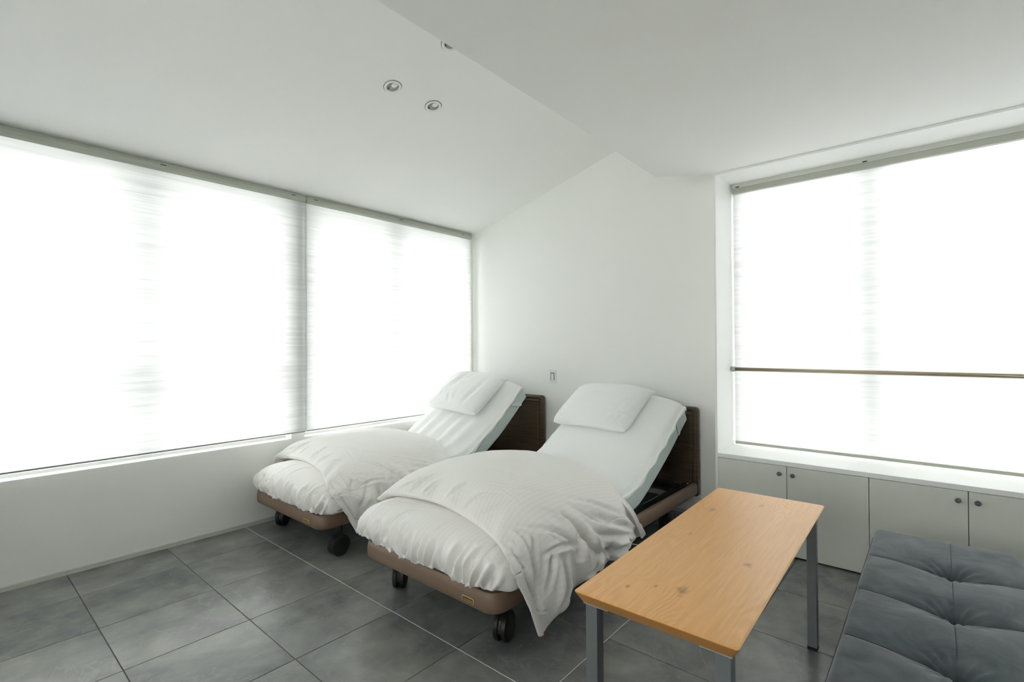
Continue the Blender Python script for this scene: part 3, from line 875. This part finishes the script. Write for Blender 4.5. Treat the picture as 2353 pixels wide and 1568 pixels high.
# pillows
def make_pillow(loc, rot, lab, seed, wx=.322, wy=.236, th=.062, sag=0.0, dents=()):
    n = 60
    u = np.linspace(-1, 1, n); U, V = np.meshgrid(u, u, indexing='ij')
    U = np.sign(U) * (1 - (1 - np.abs(U)) ** 1.6); V = np.sign(V) * (1 - (1 - np.abs(V)) ** 1.6)
    X = wx * U * (1 - .035 * (1 - V ** 2) * U ** 2 - .055 * V ** 6); Y = wy * V * (1 - .045 * (1 - U ** 2) * V ** 2 - .075 * U ** 6)
    ear = np.exp(-(((U - 1) / .10) ** 2 + ((V - 1) / .14) ** 2)); X = X + .030 * ear; Y = Y + .004 * ear
    b = np.clip((1 - np.abs(U) ** 3.6) * (1 - np.abs(V) ** 3.6), 0, 1) ** .40
    rad = np.sqrt((np.abs(U) - 1) ** 2 + (np.abs(V) - 1) ** 2)
    pinch = np.exp(-(rad / .32) ** 2)
    ang_ = np.arctan2(1 - np.abs(V), 1 - np.abs(U))
    wr = .006 * pinch * np.sin(ang_ * 13 + seed) * b * 1.4
    wr += .010 * noise(U * 2.0 + seed, V * 2.0, seed) * b
    wr += .0055 * crease(U * 1.6 + .6 * V + seed, V * .8, seed + 3, .05) * b * sst(.1, .7, np.abs(U))
    Zt = th * 1.25 * b + wr; Zb = -th * .75 * b
    for (ax, ay, bx_, by_, dep, wd_) in dents:
        e = np.array([bx_ - ax, by_ - ay]); le = np.linalg.norm(e); e = e / le
        t_ = np.clip(((X - ax) * e[0] + (Y - ay) * e[1]), 0, le); dd_ = np.hypot(X - ax - t_ * e[0], Y - ay - t_ * e[1]) / wd_
        Zt = Zt - dep * (np.exp(-dd_ ** 2) - .35 * np.exp(-((dd_ - 1.9) / 1.1) ** 2)) * b * np.sin(np.pi * (.15 + .7 * t_ / le))
    Zt = Zt - sag * np.abs(V) * 0
    bend = .018 * (U ** 2)
    root = empty('pillow', loc); root.rotation_euler = rot; tag(root, lab, 'pillow', 'white pillows')
    Pt = np.stack([X, Y, Zt - bend], -1); Pb = np.stack([X, Y, Zb - bend], -1)
    uvm = np.stack([X, Y], -1)
    # one closed cover: top joined to bottom along the seam
    me_v = np.concatenate([Pt.reshape(-1, 3), Pb.reshape(-1, 3)], 0)
    idx = np.arange(n * n).reshape(n, n)
    q = np.stack([idx[:-1, :-1], idx[1:, :-1], idx[1:, 1:], idx[:-1, 1:]], -1).reshape(-1, 4)
    faces = [tuple(map(int, r)) for r in q] + [tuple(map(int, (r + n * n)[::-1])) for r in q]
    me = bpy.data.meshes.new('pillow_cover'); me.from_pydata(me_v.tolist(), [], faces); me.update()
    bm = bmesh.new(); bm.from_mesh(me); bmesh.ops.remove_doubles(bm, verts=bm.verts, dist=.0004); bm.to_mesh(me); bm.free()
    me.polygons.foreach_set('use_smooth', [True] * len(me.polygons))
    link('pillow_cover', me, 'pillow_cotton', root)
    # seam piping
    bd = [Pt[i, 0] for i in range(n)] + [Pt[-1, j] for j in range(1, n)] + [Pt[i, -1] for i in range(n - 2, -1, -1)] + [Pt[0, j] for j in range(n - 2, 0, -1)]
    MB().sweep([tuple(p) for p in bd], circ(.0022, 5), closed=True).build('seam', 'pillow_cotton', root)
    return root
make_pillow((-1.885, 3.195, .805), (math.radians(33), 0, math.radians(-4)), 'plump white pillow on the bed nearest the table', 5, dents=[(.20, -.19, .235, -.12, .012, .010), (.235, -.20, .26, -.12, .012, .010), (.23, .02, .20, -.12, .008, .014), (.27, .05, .245, -.09, .007, .012)])
make_pillow((-3.140, 3.025, .850), (math.radians(38), math.radians(2), math.radians(-2)), 'white pillow with a sunken crease on the bed by the window', 12, dents=[(-.04, .20, -.12, -.02, .020, .030), (-.17, -.06, -.14, -.15, .010, .010), (-.05, -.10, -.01, -.20, .012, .012), (.02, -.06, .06, -.19, .010, .014), (.20, .10, .16, -.18, .014, .022), (.04, .20, .0, .08, .010, .02)])

# duvets: puffed lower half over the foot, upper half folded over it with a hanging corner
FOOT_FOLDS = [
    [(-.292, -.036, .300), (-.290, -.042, .350), (-.300, -.022, .405)], [(-.250, -.038, .302), (-.252, -.045, .360), (-.285, -.020, .408)],
    [(-.100, -.050, .300), (-.122, -.050, .370), (-.165, -.014, .425)], [(-.075, -.045, .300), (-.098, -.050, .370), (-.150, -.020, .418)],
    [(.004, -.045, .298), (-.010, -.050, .370), (-.028, -.022, .424)], [(.070, -.045, .300), (.082, -.048, .360), (.086, -.018, .425)],
    [(.110, -.035, .298), (.126, -.045, .360), (.136, -.020, .415)], [(.312, -.045, .298), (.316, -.048, .365), (.322, .025, .438)],
    [(.350, -.038, .296), (.357, -.045, .350), (.360, -.028, .398)], [(.372, -.025, .290), (.393, -.032, .340), (.424, -.008, .400)],
    [(.245, -.040, .298), (.260, -.045, .365), (.286, -.006, .425)], [(-.180, -.045, .298), (-.176, -.050, .340), (-.202, -.040, .385)],
    [(.280, -.042, .298), (.280, -.038, .380), (.290, .015, .436)], [(.425, -.010, .288), (.446, -.016, .330), (.466, .005, .392)],
    [(-.380, -.030, .300), (-.390, -.036, .350), (-.400, -.015, .395)], [(-.440, -.020, .300), (-.452, -.024, .345), (-.462, .0, .39)]]
SIDE_FOLDS = [
    ([(.498, .441, .475), (.548, .475, .410), (.572, .538, .281)], .028, .020), ([(.465, .422, .500), (.533, .449, .436), (.567, .443, .305)], .016, .014),
    ([(.542, .524, .417), (.574, .525, .347), (.585, .603, .260)], .018, .016), ([(.568, .328, .333), (.575, .322, .228), (.570, .303, .150)], .020, .015),
    ([(.549, .275, .386), (.551, .245, .325), (.557, .211, .240)], .013, .013), ([(.504, .184, .463), (.526, .158, .392), (.533, .161, .300)], .011, .013),
    ([(.548, 1.064, .234), (.559, .804, .349), (.527, .603, .438)], .016, .017), ([(.550, 1.060, .225), (.572, .696, .329), (.558, .552, .391)], .014, .015),
    ([(.560, .98, .22), (.568, .762, .237), (.575, .555, .276)], .018, .018), ([(.535, .849, .387), (.508, .726, .450), (.419, .486, .531)], .008, .013),
    ([(.461, .050, .463), (.540, .085, .336), (.545, .170, .180)], .012, .011), ([(.454, .134, .486), (.525, .141, .397), (.533, .145, .320)], .009, .010),
    ([(.553, .119, .190), (.556, .212, .153)], .006, .006), ([(.120, .289, .585), (.275, .363, .578), (.415, .522, .534)], .0045, .0070),
    ([(.236, .303, .579), (.354, .277, .557)], .0035, .0065), ([(.411, .328, .534), (.508, .427, .467)], .007, .008),
    ([(.470, .304, .494), (.556, .319, .389)], .007, .008), ([(.457, .129, .483), (.508, .195, .461)], .006, .007),
    ([(.536, .216, .381), (.556, .319, .389), (.550, .441, .355)], .012, .010), ([(.244, .132, .517), (.327, .201, .543)], .006, .008),
    ([(.476, .170, .481), (.500, .255, .472), (.534, .388, .400), (.567, .443, .305)], .010, .013), ([(.580, .579, .264), (.567, .566, .210), (.575, .500, .200)], .014, .012),
    ([(.56, .70, .30), (.56, .73, .24), (.55, .75, .185)], .016, .015), ([(.56, .88, .27), (.555, .90, .22), (.55, .91, .18)], .011, .013),
    ([(.55, .37, .25), (.555, .39, .19), (.55, .40, .15)], .012, .012), ([(-.30, .19, .50), (-.29, .23, .535), (-.26, .30, .57)], .012, .012),
    ([(-.20, .19, .50), (-.19, .23, .535), (-.18, .27, .56)], .010, .010), ([(-.02, .17, .50), (.0, .22, .545), (.03, .28, .57)], .010, .011),
    ([(.13, .14, .49), (.15, .18, .53), (.20, .22, .56)], .010, .010), ([(-.38, .17, .49), (-.36, .21, .52), (-.30, .30, .56)], .008, .011)]
def make_duvet(cx, fy, lab, seed, kx=1.0, tipz=0.0, shrink=0.0, leftx=-.535, fshift=0.0, dk=1.0):
    hz_ = lambda x: max(0.0, min(1.0, (x - .50) / .05)) * .6
    root = empty('duvet', (cx, fy, 0)); tag(root, lab, 'duvet', 'white duvets folded over the foot ends')
    # ---- lower half
    prof = np.array([(.16, .262), (.06, .263), (.012, .268), (-.016, .284), (-.034, .318), (-.040, .358), (-.028, .396), (.004, .428), (.06, .450), (.14, .458), (.28, .456), (.48, .45), (.66, .44)])
    nb, na = 190, 330
    Q = catmull(prof, nb)
    a = np.linspace(-1, 1, na)
    A, B = np.meshgrid(a, np.linspace(0, 1, nb), indexing='ij')
    ke = np.clip(1 - np.abs(A) ** 5.0, 0, 1) ** .42
    k = ke
    yb = np.maximum(Q[:, 0], .075); zb = np.full(nb, .300)
    Y = yb[None] + (Q[None, :, 0] - yb[None]) * k
    Z = zb[None] + (Q[None, :, 1] - zb[None]) * k
    hwid = np.where(A < 0, -leftx, .515)
    X = A * hwid
    G = np.stack([X, Y, Z], -1)
    nr = normals(G)
    if nr[na // 2, nb // 2, 2] < 0: nr = -nr
    arc = np.concatenate([[0], np.cumsum(np.linalg.norm(np.diff(Q, axis=0), axis=1))])[None] + 0 * A
    # gathers that fan up from the tucked foot edge
    x_ = X + .10 * noise(X * 3, arc * 2, seed) + .05 * (arc - .2)
    up = sst(.12, .19, arc) * sst(.62, .24, arc)
    lenmod = sst(-.25, .25, noise(x_ * 9, arc * 0 + .5, seed + 1) + .9 * (.34 - arc))
    g1 = noise(x_ * 17, arc * 1.6, seed + 2)
    g2 = noise(x_ * 36, arc * 3.0, seed + 3)
    fold = (np.abs(g1) * 2) ** .7 * .012 + np.abs(g2) * .006 - .006
    dsp = fold * up * lenmod
    dsp += .014 * noise(X * 4.5, arc * 4, seed + 4) * sst(.1, .3, arc)
    dsp += .004 * crease(x_ * 7, arc * 3, seed + 6, .05) * sst(.15, .3, arc) * sst(.75, .4, arc)
    dsp *= sst(1.0, .90, np.abs(A)) * .9 + .1
    rs = np.random.RandomState(seed)
    fl = []
    for pp in FOOT_FOLDS:
        fl.append(([(x + fshift, y, z) for x, y, z in pp], .030 * rs.uniform(.7, 1.3), .0110 * rs.uniform(.8, 1.3), 'gather'))
    for k in range(26):
        x0_ = rs.uniform(-.47, .47); ln = rs.uniform(.05, .13); dx_ = rs.uniform(-.01, .04)
        fl.append(([(x0_, -.030, .300), (x0_ + dx_ * .4, -.044, .300 + ln * .5), (x0_ + dx_, -.030, .300 + ln)], rs.uniform(.006, .013), rs.uniform(.005, .009), 'gather'))
    G = G + nr * dsp[..., None]
    G = G + nr * (strokes(G, nr, fl) * sst(1.0, .93, np.abs(A)) * sst(.12, .235, arc))[..., None]
    # scalloped hem under the foot edge
    G[..., 2] += .016 * noise(x_ * 10, arc * 0 + 3.3, seed + 7) * sst(.26, .10, arc)
    G[..., 0] = np.maximum(G[..., 0], leftx - .012)
    grid('lower_half', G, 'duvet_cotton', root, uv=np.stack([X, arc], -1))
    # ---- upper half
    C = np.array([
        [(-.535, .15, .42), (-.43, .165, .478), (-.13, .195, .497), (.20, .135, .490), (.415, .062, .470), (.512, .030, .425), (.535, .060, .345), (.538, .125, .225), (.535, .200, .062)],
        [(-.552, .30, .43), (-.46, .34, .545), (-.18, .36, .588), (.12, .31, .583), (.36, .26, .545), (.492, .24, .470), (.545, .255, .352), (.556, .275, .235), (.545, .300, .105)],
        [(-.555, .62, .43), (-.46, .65, .560), (-.20, .68, .602), (.10, .63, .592), (.35, .58, .552), (.490, .56, .475), (.555, .55, .365), (.565, .545, .275), (.545, .540, .185)],
        [(-.555, .92, .43), (-.46, .94, .545), (-.20, 1.0, .580), (.08, .95, .570), (.33, .87, .530), (.485, .82, .460), (.560, .80, .360), (.572, .80, .270), (.550, .80, .175)],
        [(-.545, 1.16, .42), (-.45, 1.20, .495), (-.27, 1.29, .500), (.00, 1.245, .498), (.25, 1.130, .490), (.435, 1.005, .455), (.535, .965, .390), (.560, 1.005, .295), (.552, 1.065, .205)]])
    C[..., 0] = np.maximum(C[..., 0], leftx - .010)
    C[:, 6:, 2] += tipz * np.array([.3, .7, 1.0])[None]
    C[:, :, 1] *= (1 - shrink * sst(.3, 1.2, C[:, :, 1]))
    th = np.array([.02, .045, .05, .05, .045, .032, .014, .006, .003])
    pre2 = C[0] + np.stack([0 * th, th * 1.6, -th * 1.0], -1); pre1 = C[0] + np.stack([0 * th, -th * .05, -th * .55], -1)
    C0 = C[0] + np.stack([0 * th, th * .12, th * .30], -1)
    post1 = C[-1] + np.stack([0 * th, th * .25, -th * .5], -1); post2 = C[-1] + np.stack([0 * th, -th * .8, -th * .95], -1)
    C = np.concatenate([pre2[None], pre1[None], C0[None], C[1:], post1[None], post2[None]], 0)
    nt, ns = 270, 320
    M = catmull(C, nt); M = np.swapaxes(catmull(np.swapaxes(M, 0, 1), ns), 0, 1)
    T_, S_ = np.meshgrid(np.linspace(0, C.shape[0] - 1, nt), np.linspace(0, 8, ns), indexing='ij')
    nr = normals(M)
    if nr[nt // 2, ns // 3, 2] < 0: nr = -nr
    du = np.concatenate([np.zeros((1, ns)), np.cumsum(np.linalg.norm(np.diff(M, axis=0), axis=2), 0)], 0)
    dv = np.concatenate([np.zeros((nt, 1)), np.cumsum(np.linalg.norm(np.diff(M, axis=1), axis=2), 1)], 1)
    ed = sst(1.0, 1.9, T_)          # 0 on the rolled-under edge
    he = sst(7.0, 5.9, T_)
    hang = sst(5.0, 6.6, S_)
    Yc = M[..., 1]
    # drape folds on the hanging side
    q = Yc * 1.0 + .22 * noise(Yc * 3, S_ * .8, seed + 11)
    d = hang * (.020 * np.sin(q * 23 + 1.2) + .012 * np.sin(q * 41 + seed) + .016 * noise(q * 14, S_ * .7, seed + 12) * 2) * (.35 + .65 * sst(5.4, 7.8, S_)) * he * sst(1.6, 2.6, T_)
    # bunched pull folds at the shoulder
    sh = np.exp(-((S_ - 5.6) / 1.0) ** 2)
    dd = (M[..., 1] * .8 - (S_ - 4) * .10)
    d += sh * (.014 * noise(dd * 13, S_ * .9, seed + 13) * 2 + .009 * crease(dd * 7, S_ * .6, seed + 14, .06)) * he * ed
    # gathers along the folded edge
    gat = np.exp(-((T_ - 2.0) / .75) ** 2) * sst(.2, 1.2, S_) * sst(7.5, 5.5, S_)
    d += gat * sst(1.2, 2.0, T_) * (.014 * noise(dv * 14, T_ * .5, seed + 15) * 2 - .003)
    # long soft waves and fine creases over the top
    d += ed * he * (.018 * noise(M[..., 0] * 3.2, Yc * 3.2, seed + 16) + .0035 * crease(M[..., 0] * 3 + Yc * 2, Yc * 3 - M[..., 0], seed + 17, .035) * sst(2.2, 3.0, S_))
    d += ed * he * .006 * noise(M[..., 0] * 11 + Yc * 5, Yc * 9 - M[..., 0] * 6, seed + 18)
    G = M + nr * (d * .75)[..., None]
    G = G + nr * strokes(M, nr, [([(x, y, z + tipz * hz_(x)) for x, y, z in pp], a_ * dk * 1.35, w_, 'fold') for pp, a_, w_ in SIDE_FOLDS])[..., None] * (sst(1.5, 2.4, T_) * he)[..., None]
    G[..., 0] = np.maximum(G[..., 0], leftx - .014)
    G[..., 2] = np.maximum(G[..., 2], .035)
    grid('folded_half', G, 'duvet_cotton', root, uv=np.stack([dv, du], -1), solid=.009)
    tp = M[2, -1]
    MB().box(tp[0] - .002, tp[0] + .002, tp[1] + .01, tp[1] + .016, tp[2] - .028, tp[2] + .004).build('care_tag', 'tag_red', root)
    return root
make_duvet(-1.783, 1.432, 'white striped duvet on the right bed, its corner hanging near the table', 51)
make_duvet(-3.160, 1.452, 'white striped duvet on the left bed, its folded half nearest the window', 83, tipz=.085, shrink=.04, leftx=-.466, fshift=.035, dk=.7)

# ------------------------------------------------------------------ table
root = empty('table', (-.5605, 1.767, 0), math.radians(1.06)); tag(root, 'long narrow oak-topped table with grey square metal legs', 'table')
hx, hy, zt, tt = .2115, .622, .582, .034
pts = rrect2(-hx, hx, -hy, hy, .008, 4); pin = rrect2(-hx + .016, hx - .016, -hy + .016, hy - .016, .006, 4); pm = rrect2(-hx - .001, hx + .001, -hy - .001, hy + .001, .008, 4)
pt0 = rrect2(-hx + .003, hx - .003, -hy + .003, hy - .003, .006, 4)
n = len(pts)
def rings(lst, cap0, cap1):
    v = []; f = []
    for pp, zz in lst: v += [(x, y, zz) for x, y in pp]
    m_ = len(lst)
    if cap0: f.append(tuple(range(n))[::-1])
    if cap1: f.append(tuple(range((m_ - 1) * n, m_ * n)))
    for r in range(m_ - 1): f += [(r * n + i, r * n + (i + 1) % n, (r + 1) * n + (i + 1) % n, (r + 1) * n + i) for i in range(n)]
    return MB().add(v, f)
tp_ = rings([(pts, zt - .006), (pm, zt - .0035), (pt0, zt)], True, True).build('tabletop', 'oak_top', root, auto=True)
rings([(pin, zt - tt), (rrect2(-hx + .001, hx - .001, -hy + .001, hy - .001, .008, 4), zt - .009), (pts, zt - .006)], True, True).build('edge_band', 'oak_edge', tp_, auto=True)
for sx in (-1, 1):
    for sy in (-1, 1):
        xc, yc = sx * (hx - .040), sy * (hy - .040)
        lg = MB().box(xc - .0175, xc + .0175, yc - .0175, yc + .0175, .010, zt - tt).build('leg', 'leg_grey', root, bevel=.0015)
        MB().box(xc - .018, xc + .018, yc - .018, yc + .018, 0, .012).build('foot_cap', 'foot_black', lg)
        MB().box(xc - .022 - (.03 if sx > 0 else 0), xc + .022 + (.03 if sx < 0 else 0), yc - .022, yc + .022, zt - tt - .004, zt - tt - .0003).build('mounting_plate', 'bracket_grey', lg)

# ------------------------------------------------------------------ sofa
SX0, SX1, SY0, SY1, SZ = -.222, .238, .30, 2.735, .420
root = empty('sofa', (0, 1.5, 0)); tag(root, 'grey velvet tufted sofa in the lower right corner', 'sofa')
tuftx = .031; seams = [2.39 - .345 * k for k in range(0, 7)]
nx, ny = 120, 560
xs = np.linspace(-1, 1, nx); ys = np.linspace(0, 1, ny)
Xg, Yg = np.meshgrid(SX0 + (SX1 - SX0) * (xs * .5 + .5), SY0 + (SY1 - SY0) * ys, indexing='ij')
ex = np.minimum(Xg - SX0, SX1 - Xg); ey = np.minimum(Yg - SY0, SY1 - Yg)
rnd = lambda e, r: np.where(e < r, r - np.sqrt(np.maximum(0, r * r - (r - np.minimum(e, r)) ** 2)), 0)
Zg = SZ + .012 - rnd(ex, .032) * 1.25 - rnd(ey, .034)
dx = np.abs(Xg - tuftx)
dys = np.min(np.abs(Yg[..., None] - np.array(seams)), axis=-1)
D1 = (.012 + .046 * np.exp(-(dx / .105) ** 2)) * sst(0, .03, ex)
Zg = Zg - D1 * (.55 * np.exp(-dys / .012) + .45 * np.exp(-(dys / .075) ** 2))
Zg = Zg - .018 * np.exp(-(dx ** 2 + dys ** 2) / .035 ** 2)
Zg = Zg - .010 * (.6 * np.exp(-dx / .006) + .4 * np.exp(-(dx / .05) ** 2)) * sst(0, .03, ey)
pl = np.arctan2(Xg - tuftx, Yg * 0 + dys + .004)
Zg = Zg + .0035 * np.sin(pl * 14) * np.exp(-((np.hypot(dx, dys) - .05) / .035) ** 2)
Zg = Zg + .005 * noise(Xg * 9, Yg * 9, 3)
# skirt down the sides
G = np.stack([Xg, Yg - 1.5, Zg], -1)
G = np.concatenate([np.stack([np.full((1, ny), SX0 + .002), G[:1, :, 1], np.full((1, ny), .27)], -1), G, np.stack([np.full((1, ny), SX1 - .002), G[:1, :, 1], np.full((1, ny), .27)], -1)], 0)
e0 = G[:, :1].copy(); e0[..., 2] = .27; e1 = G[:, -1:].copy(); e1[..., 2] = .27
G = np.concatenate([e0, G, e1], 1)
cush = grid('seat_cushion', G, 'grey_velvet', root)
ZB_ = float(Zg[int(round((tuftx - SX0) / (SX1 - SX0) * (nx - 1))), int(round((seams[0] - SY0) / (SY1 - SY0) * (ny - 1)))])
for sy in seams:
    MB().lathe([(.0085, -.004), (.0095, 0), (.0075, .0035), (.0, .0050)], (tuftx, sy - 1.5, ZB_ + .009), 'z', 16).build('button', 'grey_velvet', cush)
def zat(x, y): return float(Zg[int(round((x - SX0) / (SX1 - SX0) * (nx - 1))), int(round((y - SY0) / (SY1 - SY0) * (ny - 1)))])
for sy in seams:
    for xa_, xb_ in ((SX0 + .012, tuftx - .012), (tuftx + .012, SX1 - .012)):
        MB().sweep([(x, sy - 1.5, zat(x, sy) + .0005) for x in np.linspace(xa_, xb_, 24)], circ(.0016, 5)).build('seam', 'piping_dark', cush)
for ya_, yb_ in zip([SY1 - .012] + [q_ - .014 for q_ in seams], [q_ + .014 for q_ in seams] + [SY0 + .02]):
    if ya_ - yb_ > .03: MB().sweep([(tuftx, y - 1.5, zat(tuftx, y) + .0003) for y in np.linspace(ya_, yb_, 24)], circ(.0012, 5)).build('seam', 'piping_dark', cush)
MB().sweep([(x, y - 1.5, SZ - .034) for x, y in rrect2(SX0 - .001, SX1 + .001, SY0 - .001, SY1 + .001, .02, 5)], circ(.0042, 7), closed=True).build('piping', 'piping_dark', cush)
MB().box(SX0 + .004, .70, SY0 - 1.496, SY1 - 1.504, .13, .30).build('base', 'grey_velvet', root, bevel=.015, seg=3)
# second seat pad beyond the crease
x2 = np.linspace(.243, .70, 40); X2, Y2 = np.meshgrid(x2, np.linspace(SY0, SY1 - .02, 160), indexing='ij')
Z2 = SZ - .004 - rnd(np.minimum(X2 - .243, .70 - X2), .03) - rnd(np.minimum(Y2 - SY0, SY1 - .02 - Y2), .03)
G = np.stack([X2, Y2 - 1.5, Z2], -1)
e0 = G[:1].copy(); e0[..., 2] = .28; e1 = G[-1:].copy(); e1[..., 2] = .28; G = np.concatenate([e0, G, e1], 0)
e0 = G[:, :1].copy(); e0[..., 2] = .28; e1 = G[:, -1:].copy(); e1[..., 2] = .28; G = np.concatenate([e0, G, e1], 1)
grid('seat_pad', G, 'grey_velvet', root)
for xx in (SX0 + .05, .64):
    for yy in (SY0 + .06, SY1 - .06):
        MB().lathe([(.014, 0), (.020, .135)], (xx, yy - 1.5, 0), 'z', 14).build('leg', 'black_steel', root)
